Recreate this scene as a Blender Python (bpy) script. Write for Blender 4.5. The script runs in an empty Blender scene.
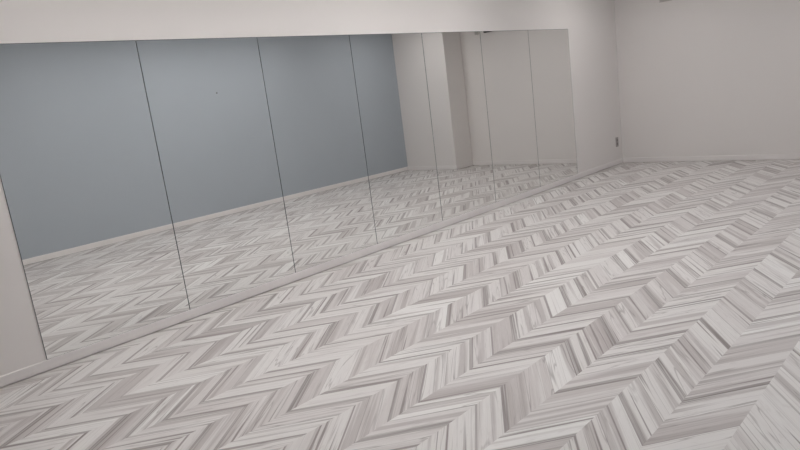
import bpy, bmesh, math, random
from mathutils import Matrix, Vector
C = bpy.context.scene.collection
scn = bpy.context.scene

# ------------------------------------------------------------------ layout (metres)
XL, XE = -2.20, 7.61          # left wall, far end wall
YB = -3.828                   # blue wall facing the mirrors
XB, YR = 0.35, -5.00          # the blue wall starts here; left of it the room runs back to an entrance recess
YW = 0.006                    # face of the mirror wall (mirror glass stands at y = 0)
HC = 2.45                     # ceiling
XP, YP = 7.164, -2.697         # boxed pillar in the far corner
ZB, ZT = 0.069, 1.861         # mirror bottom and top
PW = 0.9                      # mirror panel width

# ------------------------------------------------------------------ materials
def mat(name, col, rough=0.6, metal=0.0, spec=0.5):
    m = bpy.data.materials.new(name); m.use_nodes = True
    b = m.node_tree.nodes['Principled BSDF']
    b.inputs['Base Color'].default_value = (*col, 1)
    b.inputs['Roughness'].default_value = rough
    b.inputs['Metallic'].default_value = metal
    b.inputs['Specular IOR Level'].default_value = spec
    return m

def wallpaper(name, col, scale=160, strength=0.08, mottling=0.03):
    """painted vinyl wallpaper: faint mottling and a fine embossed grain"""
    m = mat(name, col, 0.75, 0, 0.25)
    nt = m.node_tree; n = nt.nodes; l = nt.links; b = n['Principled BSDF']
    tc = n.new('ShaderNodeTexCoord')
    ns = n.new('ShaderNodeTexNoise'); ns.inputs['Scale'].default_value = scale; ns.inputs['Detail'].default_value = 3
    bp = n.new('ShaderNodeBump'); bp.inputs['Strength'].default_value = strength; bp.inputs['Distance'].default_value = 0.002
    l.new(tc.outputs['Object'], ns.inputs['Vector']); l.new(ns.outputs['Fac'], bp.inputs['Height'])
    l.new(bp.outputs['Normal'], b.inputs['Normal'])
    n2 = n.new('ShaderNodeTexNoise'); n2.inputs['Scale'].default_value = 2.0; n2.inputs['Detail'].default_value = 2
    l.new(tc.outputs['Object'], n2.inputs['Vector'])
    mx = n.new('ShaderNodeMixRGB')
    mx.inputs[1].default_value = (*[c * (1 - mottling) for c in col], 1)
    mx.inputs[2].default_value = (*[min(1, c * (1 + mottling)) for c in col], 1)
    l.new(n2.outputs['Fac'], mx.inputs[0]); l.new(mx.outputs[0], b.inputs['Base Color'])
    return m

def chevron_floor():
    m = bpy.data.materials.new('chevron_vinyl'); m.use_nodes = True
    nt = m.node_tree; n = nt.nodes; l = nt.links; b = n['Principled BSDF']
    def val(x):
        return x
    def M(op, a, c=None, d=None):
        k = n.new('ShaderNodeMath'); k.operation = op
        for i, v in enumerate((a, c, d)):
            if v is None: continue
            if isinstance(v, (int, float)): k.inputs[i].default_value = v
            else: l.new(v, k.inputs[i])
        return k.outputs[0]
    def comb(x, y, z):
        k = n.new('ShaderNodeCombineXYZ')
        for i, v in enumerate((x, y, z)):
            if isinstance(v, (int, float)): k.inputs[i].default_value = v
            else: l.new(v, k.inputs[i])
        return k.outputs[0]
    def noise(vec, scale=1.0, detail=2.0, rough=0.5, dist=0.0):
        k = n.new('ShaderNodeTexNoise'); k.inputs['Scale'].default_value = scale
        k.inputs['Detail'].default_value = detail; k.inputs['Roughness'].default_value = rough
        k.inputs['Distortion'].default_value = dist
        l.new(vec, k.inputs['Vector']); return k.outputs['Fac']
    def ramp(f, stops):
        k = n.new('ShaderNodeValToRGB'); e = k.color_ramp.elements
        e[0].position, e[0].color = stops[0][0], (*stops[0][1], 1)
        e[1].position, e[1].color = stops[-1][0], (*stops[-1][1], 1)
        for p, c in stops[1:-1]:
            q = e.new(p); q.color = (*c, 1)
        l.new(f, k.inputs[0]); return k.outputs[0]
    g = lambda v: (v, v, v)
    def mix(f, a, c, mode='MIX'):
        k = n.new('ShaderNodeMixRGB'); k.blend_type = mode
        if isinstance(f, (int, float)): k.inputs[0].default_value = f
        else: l.new(f, k.inputs[0])
        for i, v in ((1, a), (2, c)):
            if isinstance(v, tuple): k.inputs[i].default_value = (*v, 1)
            else: l.new(v, k.inputs[i])
        return k.outputs[0]
    PALE = (0.80, 0.785, 0.77); DARK = (0.455, 0.415, 0.407); DARKER = (0.235, 0.202, 0.197)
    TONES = [(0.0, (0.55, 0.513, 0.504)), (0.15, (0.645, 0.612, 0.60)), (0.35, (0.725, 0.698, 0.687)), (0.7, (0.775, 0.755, 0.741)),
             (0.88, (0.77, 0.752, 0.74)), (1.0, (0.85, 0.842, 0.828))]
    CW, SL, S = 0.2295, 1.31, 0.186     # column width, slope of the planks, plank step along a spine
    tc = n.new('ShaderNodeTexCoord'); sp = n.new('ShaderNodeSeparateXYZ')
    l.new(tc.outputs['Object'], sp.inputs[0])
    X, Y = sp.outputs[0], sp.outputs[1]
    v = M('ADD', Y, 2.863)
    col = M('FLOOR', M('DIVIDE', v, CW))
    t = M('PINGPONG', v, CW)                          # distance from the nearest peak spine
    q = M('ADD', M('ADD', X, M('MULTIPLY', t, SL)), 20.0 - 1.415)
    qs = M('DIVIDE', q, S)
    idx = M('FLOOR', qs); fr = M('FRACT', qs)
    wn = n.new('ShaderNodeTexWhiteNoise'); wn.noise_dimensions = '3D'
    l.new(comb(idx, col, 3.7), wn.inputs['Vector'])
    rs = n.new('ShaderNodeSeparateColor'); l.new(wn.outputs['Color'], rs.inputs[0])
    r1, r2, r3 = rs.outputs[0], rs.outputs[1], rs.outputs[2]
    off = M('MULTIPLY', r1, 57.0); off2 = M('MULTIPLY', r2, 91.0)
    wn2 = n.new('ShaderNodeTexWhiteNoise'); wn2.noise_dimensions = '3D'
    l.new(comb(idx, col, 11.3), wn2.inputs['Vector'])
    rs2 = n.new('ShaderNodeSeparateColor'); l.new(wn2.outputs['Color'], rs2.inputs[0])
    k1, k2, k3 = rs2.outputs[0], rs2.outputs[1], rs2.outputs[2]
    # grain runs along each plank: across = q, along = t
    def along(fq, ft, z):
        return comb(M('ADD', M('MULTIPLY', q, fq), off), M('ADD', M('MULTIPLY', t, ft), off2), z)
    broad = noise(along(10.0, 0.8, col), 1.0, 1.0, 0.5, 0.1)
    streak = noise(along(27.0, 0.9, 4.0), 1.0, 2.0, 0.5, 0.1)
    pin = noise(along(95.0, 1.6, 6.0), 1.0, 1.0, 0.5, 0.0)
    lines = noise(along(12.0, 1.6, 9.0), 1.0, 2.0, 0.5, 0.5)
    fig = noise(along(24.0, 14.0, 2.0), 1.0, 3.0, 0.6, 0.9)
    fine = noise(comb(M('MULTIPLY', q, 240.0), M('ADD', M('MULTIPLY', t, 18.0), off), off2), 1.0, 2.0, 0.6)
    tone = ramp(r3, TONES)
    # grey-brown and pale bands in every plank
    c = mix(M('MULTIPLY', ramp(broad, [(0.38, g(1)), (0.45, g(0))]), 0.62), tone, DARK)
    c = mix(M('MULTIPLY', ramp(broad, [(0.56, g(0)), (0.63, g(1))]), 0.50), c, PALE)
    # dark heartwood band along one edge of about half of the planks
    wid = M('MULTIPLY_ADD', k2, 0.26, 0.06)
    eb = ramp(M('DIVIDE', fr, wid), [(0.7, g(1)), (1.0, g(0))])
    eb = M('MULTIPLY', eb, M('GREATER_THAN', k1, 0.45))
    eb = M('MULTIPLY', eb, ramp(pin, [(0.38, g(1)), (0.60, g(0.5))]))
    c = mix(M('MULTIPLY', eb, 0.85), c, DARKER)
    # narrow straight streaks and fine contour lines of grain
    c = mix(M('MULTIPLY', ramp(streak, [(0.335, g(1)), (0.385, g(0))]), 0.75), c, DARKER)
    c = mix(M('MULTIPLY', ramp(streak, [(0.60, g(0)), (0.66, g(1))]), 0.45), c, PALE)
    c = mix(M('MULTIPLY', ramp(pin, [(0.30, g(1)), (0.40, g(0))]), 0.22), c, DARKER)
    ln = ramp(M('ABSOLUTE', M('SUBTRACT', lines, 0.5)), [(0.0, g(1)), (0.018, g(0))])
    c = mix(M('MULTIPLY', ln, M('MULTIPLY', k3, 0.6)), c, DARKER)
    c = mix(M('MULTIPLY', ramp(fig, [(0.56, g(0)), (0.72, g(1))]), 0.22), c, DARK)
    c = mix(0.22, c, ramp(fine, [(0.3, g(0.2)), (0.7, g(0.8))]), 'SOFT_LIGHT')
    # printed joint between planks
    d = M('MINIMUM', fr, M('SUBTRACT', 1.0, fr))
    c = mix(M('MULTIPLY', ramp(d, [(0.006, g(1)), (0.026, g(0))]), M('MULTIPLY', r1, 0.7)), c, DARKER)
    l.new(c, b.inputs['Base Color'])
    b.inputs['Roughness'].default_value = 0.46
    b.inputs['Specular IOR Level'].default_value = 0.35
    bp = n.new('ShaderNodeBump'); bp.inputs['Strength'].default_value = 0.04; bp.inputs['Distance'].default_value = 0.001
    l.new(fine, bp.inputs['Height']); l.new(bp.outputs['Normal'], b.inputs['Normal'])
    return m

WHITE = (0.80, 0.772, 0.757)
M_white = wallpaper('white_wallpaper', WHITE, mottling=0.012)
M_ceil = wallpaper('ceiling_paper', (0.82, 0.80, 0.785), mottling=0.01)
M_blue = wallpaper('blue_wallpaper', (0.432, 0.474, 0.517), mottling=0.02)
M_floor = chevron_floor()
M_base = mat('skirting_vinyl', (0.83, 0.80, 0.79), 0.45)
M_mirror = mat('mirror_silver', (0.905, 0.91, 0.90), 0.0, 1.0)
M_edge = mat('mirror_cut_edge', (0.105, 0.12, 0.12), 0.35)
M_plate = mat('grey_plate', (0.36, 0.335, 0.32), 0.4)
M_socket = mat('socket_dark', (0.07, 0.065, 0.062), 0.5)
M_steel = mat('screw_steel', (0.35, 0.34, 0.33), 0.35, 1.0)
M_pale = mat('pale_grey_plastic', (0.52, 0.50, 0.485), 0.5)
M_darkgrey = mat('dark_grey_plastic', (0.20, 0.185, 0.18), 0.5)  # plain dark grey plastic of the outlet sockets
M_black = mat('black_plastic', (0.012, 0.012, 0.012), 0.5)
def lamp_mat(strength):
    m = mat('lamp_diffuser', (0.9, 0.9, 0.9), 0.5); b = m.node_tree.nodes['Principled BSDF']
    b.inputs['Emission Color'].default_value = (1.0, 0.972, 0.955, 1)
    b.inputs['Emission Strength'].default_value = strength
    return m

# ------------------------------------------------------------------ mesh helpers
def add_box(bm, x0, x1, y0, y1, z0, z1):
    vs = [bm.verts.new((x, y, z)) for z in (z0, z1) for y in (y0, y1) for x in (x0, x1)]
    for f in ((0, 2, 3, 1), (4, 5, 7, 6), (0, 1, 5, 4), (2, 6, 7, 3), (0, 4, 6, 2), (1, 3, 7, 5)):
        bm.faces.new([vs[i] for i in f])

def box(x0, x1, y0, y1, z0, z1, bev=0.0, seg=2):
    bm = bmesh.new(); add_box(bm, x0, x1, y0, y1, z0, z1)
    if bev: bmesh.ops.bevel(bm, geom=bm.edges[:], offset=bev, segments=seg, affect='EDGES', profile=0.5)
    return bm

def cyl(p, axis, r, h, n=20, bev=0.0):
    bm = bmesh.new()
    bmesh.ops.create_cone(bm, cap_ends=True, segments=n, radius1=r, radius2=r, depth=h)
    if bev:
        es = [e for e in bm.edges if abs(e.verts[0].co.z - e.verts[1].co.z) < 1e-6]
        bmesh.ops.bevel(bm, geom=es, offset=bev, segments=2, affect='EDGES')
    rot = Vector((0, 0, 1)).rotation_difference(Vector(axis)).to_matrix().to_4x4()
    bmesh.ops.transform(bm, matrix=Matrix.Translation(p) @ rot, verts=bm.verts)
    return bm

def obj(name, bm, m, parent=None):
    bmesh.ops.recalc_face_normals(bm, faces=bm.faces)
    me = bpy.data.meshes.new(name); bm.to_mesh(me); bm.free()
    me.materials.append(m)
    o = bpy.data.objects.new(name, me); C.objects.link(o)
    if parent: o.parent = parent
    return o

def struct(name, bm, m, label=None):
    o = obj(name, bm, m); o['kind'] = 'structure'
    if label: o['label'] = label; o['category'] = name.split('_')[0]
    return o

def thing(name, label, cat, loc=(0, 0, 0), group=None):
    o = bpy.data.objects.new(name, None); C.objects.link(o)
    o.location = loc; o['label'] = label; o['category'] = cat
    o.empty_display_size = 0.1
    if group: o['group'] = group
    return o

# ------------------------------------------------------------------ the room
T = 0.12
struct('floor', box(XL - T, XE + T, YR - T, YW + T, -0.10, 0.0), M_floor, 'pale grey wood-look chevron vinyl floor')
struct('ceiling', box(XL - T, XE + T, YR - T, YW + T, HC, HC + 0.1), M_ceil, 'plain white ceiling above the room')
struct('wall_front', box(XL - T, XE + T, YW, YW + T, 0, HC), M_white, 'white wall carrying the row of mirror panels')
struct('wall_right', box(XE, XE + T, YB - T, YW, 0, HC), M_white, 'bare white end wall at the far right')
struct('wall_left', box(XL - T, XL, YR - T, YW, 0, HC), M_white, 'white wall behind the camera on the left')
struct('wall_back', box(XB, XE, YR, YB, 0, HC), M_blue, 'grey-blue wall seen in the mirrors')
struct('wall_recess', box(XL, XE, YR - T, YR, 0, HC), M_white, 'white wall at the back of the entrance recess, behind the camera')
struct('wall_pillar', box(XP, XE, YB, YP, 0, HC), M_white, 'white boxed-out pillar in the corner, seen in the mirrors')

def skirting(name, ax, a0, a1, face, direction, h, label, g=0.004):
    """moulded skirting with a rounded top lip and a thin shadow gap above the floor.
    ax: 'x' runs along x; direction: sign of the room side normal"""
    t = 0.010
    prof = [(0, g), (t, g), (t, h - 0.004), (t - 0.002, h - 0.001), (t - 0.004, h), (0, h)]
    bm = bmesh.new(); rings = []
    for a in (a0, a1):
        rings.append([bm.verts.new((a, face + direction * p, z) if ax == 'x' else (face + direction * p, a, z)) for p, z in prof])
    k = len(prof)
    for i in range(k):
        bm.faces.new((rings[0][i], rings[0][(i + 1) % k], rings[1][(i + 1) % k], rings[1][i]))
    bm.faces.new(rings[0][::-1]); bm.faces.new(rings[1])
    return struct(name, bm, M_base, label)
HB = 0.068
skirting('baseboard_front', 'x', XL, XE, YW, -1, HB, 'off-white skirting under the mirrors', 0.011)
skirting('baseboard_right', 'y', YP, YW - 0.010, XE, -1, HB, 'off-white skirting along the end wall', 0.004)
skirting('baseboard_back', 'x', XB, XP, YB, 1, HB, 'off-white skirting along the blue wall')
skirting('baseboard_left', 'y', YR, YW - 0.010, XL, 1, HB, 'off-white skirting along the left wall')
skirting('baseboard_pillar_face', 'y', YB + 0.01, YP + 0.01, XP, -1, HB, 'off-white skirting on the pillar face')
skirting('baseboard_pillar_side', 'x', XP, XE - 0.01, YP, 1, HB, 'off-white skirting on the pillar side')

# ------------------------------------------------------------------ the seven mirror panels
labels = [
    'first mirror panel from the left, beside bare white wall at the photo left edge',
    'second mirror panel from the left, wide and reflecting only blue wall and floor',
    'third mirror panel from the left, in the middle of the blue wall reflection',
    'fourth mirror panel from the left, reflecting the blue wall where it meets white',
    'fifth mirror panel from the left, reflecting the white pillar edge',
    'sixth mirror panel from the left, narrow, reflecting a black fixture at its top edge',
    'seventh and last mirror panel, rightmost, narrow, next to bare white wall by the corner']
labels[1] = 'second mirror panel from the left, with a tiny dark screw in its blue reflection'
GAP, BV, TH = 0.0010, 0.0022, 0.005
for k in range(7):
    x0, x1 = (k * PW + GAP if k else -0.0095), (k + 1) * PW - GAP
    t = thing('mirror_panel', labels[k], 'mirror', ((x0 + x1) / 2, 0, ZB), 'mirror panels along the white wall')
    hw, h = (x1 - x0) / 2, ZT - ZB
    # silvered face, inset inside the cut edge (a wider ground edge along the top and the free right side)
    bl, br, bt, bb = BV, (0.006 if k == 6 else BV), 0.0036, 0.0015
    corners = ((-hw + bl, 0, bb), (hw - br, 0, bb), (hw - br, 0, h - bt), (-hw + bl, 0, h - bt))
    bm = bmesh.new()
    vs = [bm.verts.new(p) for p in corners]
    vb = [bm.verts.new((v.co.x, TH - 0.0005, v.co.z)) for v in vs]
    bm.faces.new(vs); bm.faces.new(vb[::-1])
    for i in range(4): bm.faces.new((vs[i], vs[(i + 1) % 4], vb[(i + 1) % 4], vb[i]))
    g = obj('mirror_glass', bm, M_mirror, t)
    # ground edge: a thin bevelled frame of bare glass round the panel
    bm = bmesh.new()
    inn = [bm.verts.new(p) for p in corners]
    out = [bm.verts.new(p) for p in ((-hw, 0.001, 0), (hw, 0.001, 0), (hw, 0.001, h), (-hw, 0.001, h))]
    bk = [bm.verts.new((v.co.x, TH, v.co.z)) for v in out]
    bi = [bm.verts.new((v.co.x, TH, v.co.z)) for v in inn]
    for i in range(4):
        j = (i + 1) % 4
        bm.faces.new((inn[i], inn[j], out[j], out[i])); bm.faces.new((out[i], out[j], bk[j], bk[i]))
        bm.faces.new((bk[i], bk[j], bi[j], bi[i])); bm.faces.new((bi[i], bi[j], inn[j], inn[i]))
    e = obj('ground_edge', bm, M_edge, t); e['label'] = 'dark ground glass edge'

# ------------------------------------------------------------------ small fittings
t = thing('wall_outlet', 'small dark grey outlet plate low on the white wall beside the corner', 'outlet', (7.453, YW, 0.316))
obj('cover_plate', box(-0.036, 0.036, -0.008, 0, -0.066, 0.066, 0.003), M_plate, t)
for z in (-0.024, 0.024):
    s = obj('socket', box(-0.018, 0.018, -0.0095, -0.0075, z - 0.017, z + 0.017, 0.0008), M_darkgrey, t)
    for x in (-0.006, 0.006):
        obj('slot', box(x - 0.001, x + 0.001, -0.0098, -0.0090, z - 0.006, z + 0.006), M_socket, s)
for z in (-0.055, 0.055):
    obj('screw', cyl((0, -0.0082, z), (0, -1, 0), 0.0035, 0.002, 16), M_steel, t)

t = thing('vent_cover', 'small pale grey cover high on the white end wall, cut by the photo top', 'vent', (XE, -0.682, 2.084))
obj('frame', box(-0.016, 0, -0.078, 0.078, 0, 0.156, 0.004), M_pale, t)
bm = bmesh.new()
for i in range(6):
    z = 0.030 + i * 0.019
    vs = [bm.verts.new(p) for p in ((-0.022, -0.062, z), (-0.022, 0.062, z), (-0.014, 0.062, z + 0.014), (-0.014, -0.062, z + 0.014),
                                    (-0.0205, -0.062, z - 0.0012), (-0.0205, 0.062, z - 0.0012), (-0.0125, 0.062, z + 0.0128), (-0.0125, -0.062, z + 0.0128))]
    for f in ((0, 1, 2, 3), (7, 6, 5, 4), (0, 4, 5, 1), (1, 5, 6, 2), (2, 6, 7, 3), (3, 7, 4, 0)):
        bm.faces.new([vs[i] for i in f])
obj('louvres', bm, M_pale, t)
obj('bottom_lip', box(-0.020, 0, -0.080, 0.080, -0.008, 0.001, 0.002), M_pale, t)  # projecting lip along the bottom, same pale plastic as the frame

t = thing('wall_fixture', 'slim black fixture on the end wall, showing only at the mirror top edge', 'fixture', (XE, -1.96, 2.134))
obj('housing', box(-0.05, 0, -0.22, 0.45, 0, 0.10, 0.006), M_black, t)
obj('mounting_bracket', box(-0.045, 0, -0.40, -0.345, -0.004, 0.09, 0.004), M_pale, t)
obj('conduit', cyl((-0.012, -0.285, 0.045), (0, 1, 0), 0.009, 0.14, 16), M_pale, t)

t = thing('wall_screw', 'tiny dark screw in the blue wall, a dot in the second mirror panel', 'screw', (3.6236, YB, 1.6686))
obj('screw_head', cyl((0, 0.003, 0), (0, 1, 0), 0.008, 0.006, 20, 0.0015), M_socket, t)
obj('washer', cyl((0, 0.0008, 0), (0, 1, 0), 0.011, 0.0016, 20), M_steel, t)

# ------------------------------------------------------------------ ceiling lamps (above the frame)
LAMPS = [(0.4, -0.9, 8.5), (1.6, -0.9, 10.0), (2.8, -0.9, 15.5), (4.0, -0.9, 13.5), (6.2, -0.9, 15.5),
         (0.4, -1.8, 28.0), (1.7, -2.85, 11.0), (3.0, -2.85, 15.5), (4.2, -2.85, 14.5), (6.2, -2.85, 14.0)]
for x, y, e in LAMPS:
    t = thing('ceiling_light', 'long white ceiling lamp overhead, out of the photo', 'lamp', (x, y, HC), 'ceiling lamps')
    obj('lamp_body', box(-0.50, 0.50, -0.09, 0.09, -0.03, 0, 0.004), M_pale, t)
    obj('diffuser', box(-0.48, 0.48, -0.075, 0.075, -0.045, -0.0305, 0.003), lamp_mat(e), t)

w = bpy.data.worlds.new('room_air'); scn.world = w; w.use_nodes = True
w.node_tree.nodes['Background'].inputs[0].default_value = (1, 0.98, 0.97, 1)
w.node_tree.nodes['Background'].inputs[1].default_value = 0.0

# ------------------------------------------------------------------ camera
F, YAW, PITCH, ROLL = 623.56, 0.79236, -0.20130, -0.12690
CAM = Vector((-0.9169, -3.9798, 1.3095))
f = Vector((math.cos(PITCH) * math.cos(YAW), math.cos(PITCH) * math.sin(YAW), math.sin(PITCH)))
r = f.cross(Vector((0, 0, 1))).normalized(); u = r.cross(f)
r2 = math.cos(ROLL) * r + math.sin(ROLL) * u
u2 = -math.sin(ROLL) * r + math.cos(ROLL) * u
cd = bpy.data.cameras.new('camera'); cam = bpy.data.objects.new('camera', cd); C.objects.link(cam)
cd.sensor_width = 36; cd.sensor_fit = 'HORIZONTAL'; cd.lens = F / 800 * 36; cd.clip_start = 0.02
m = Matrix.Identity(4)
for i in range(3):
    m[i][0], m[i][1], m[i][2], m[i][3] = r2[i], u2[i], -f[i], CAM[i]
cam.matrix_world = m
scn.camera = cam

vs = scn.view_settings
scn.display_settings.display_device = 'sRGB'
vs.view_transform = 'Standard'; vs.look = 'None'; vs.gamma = 1.0; vs.use_curve_mapping = False
vs.exposure = 0.03
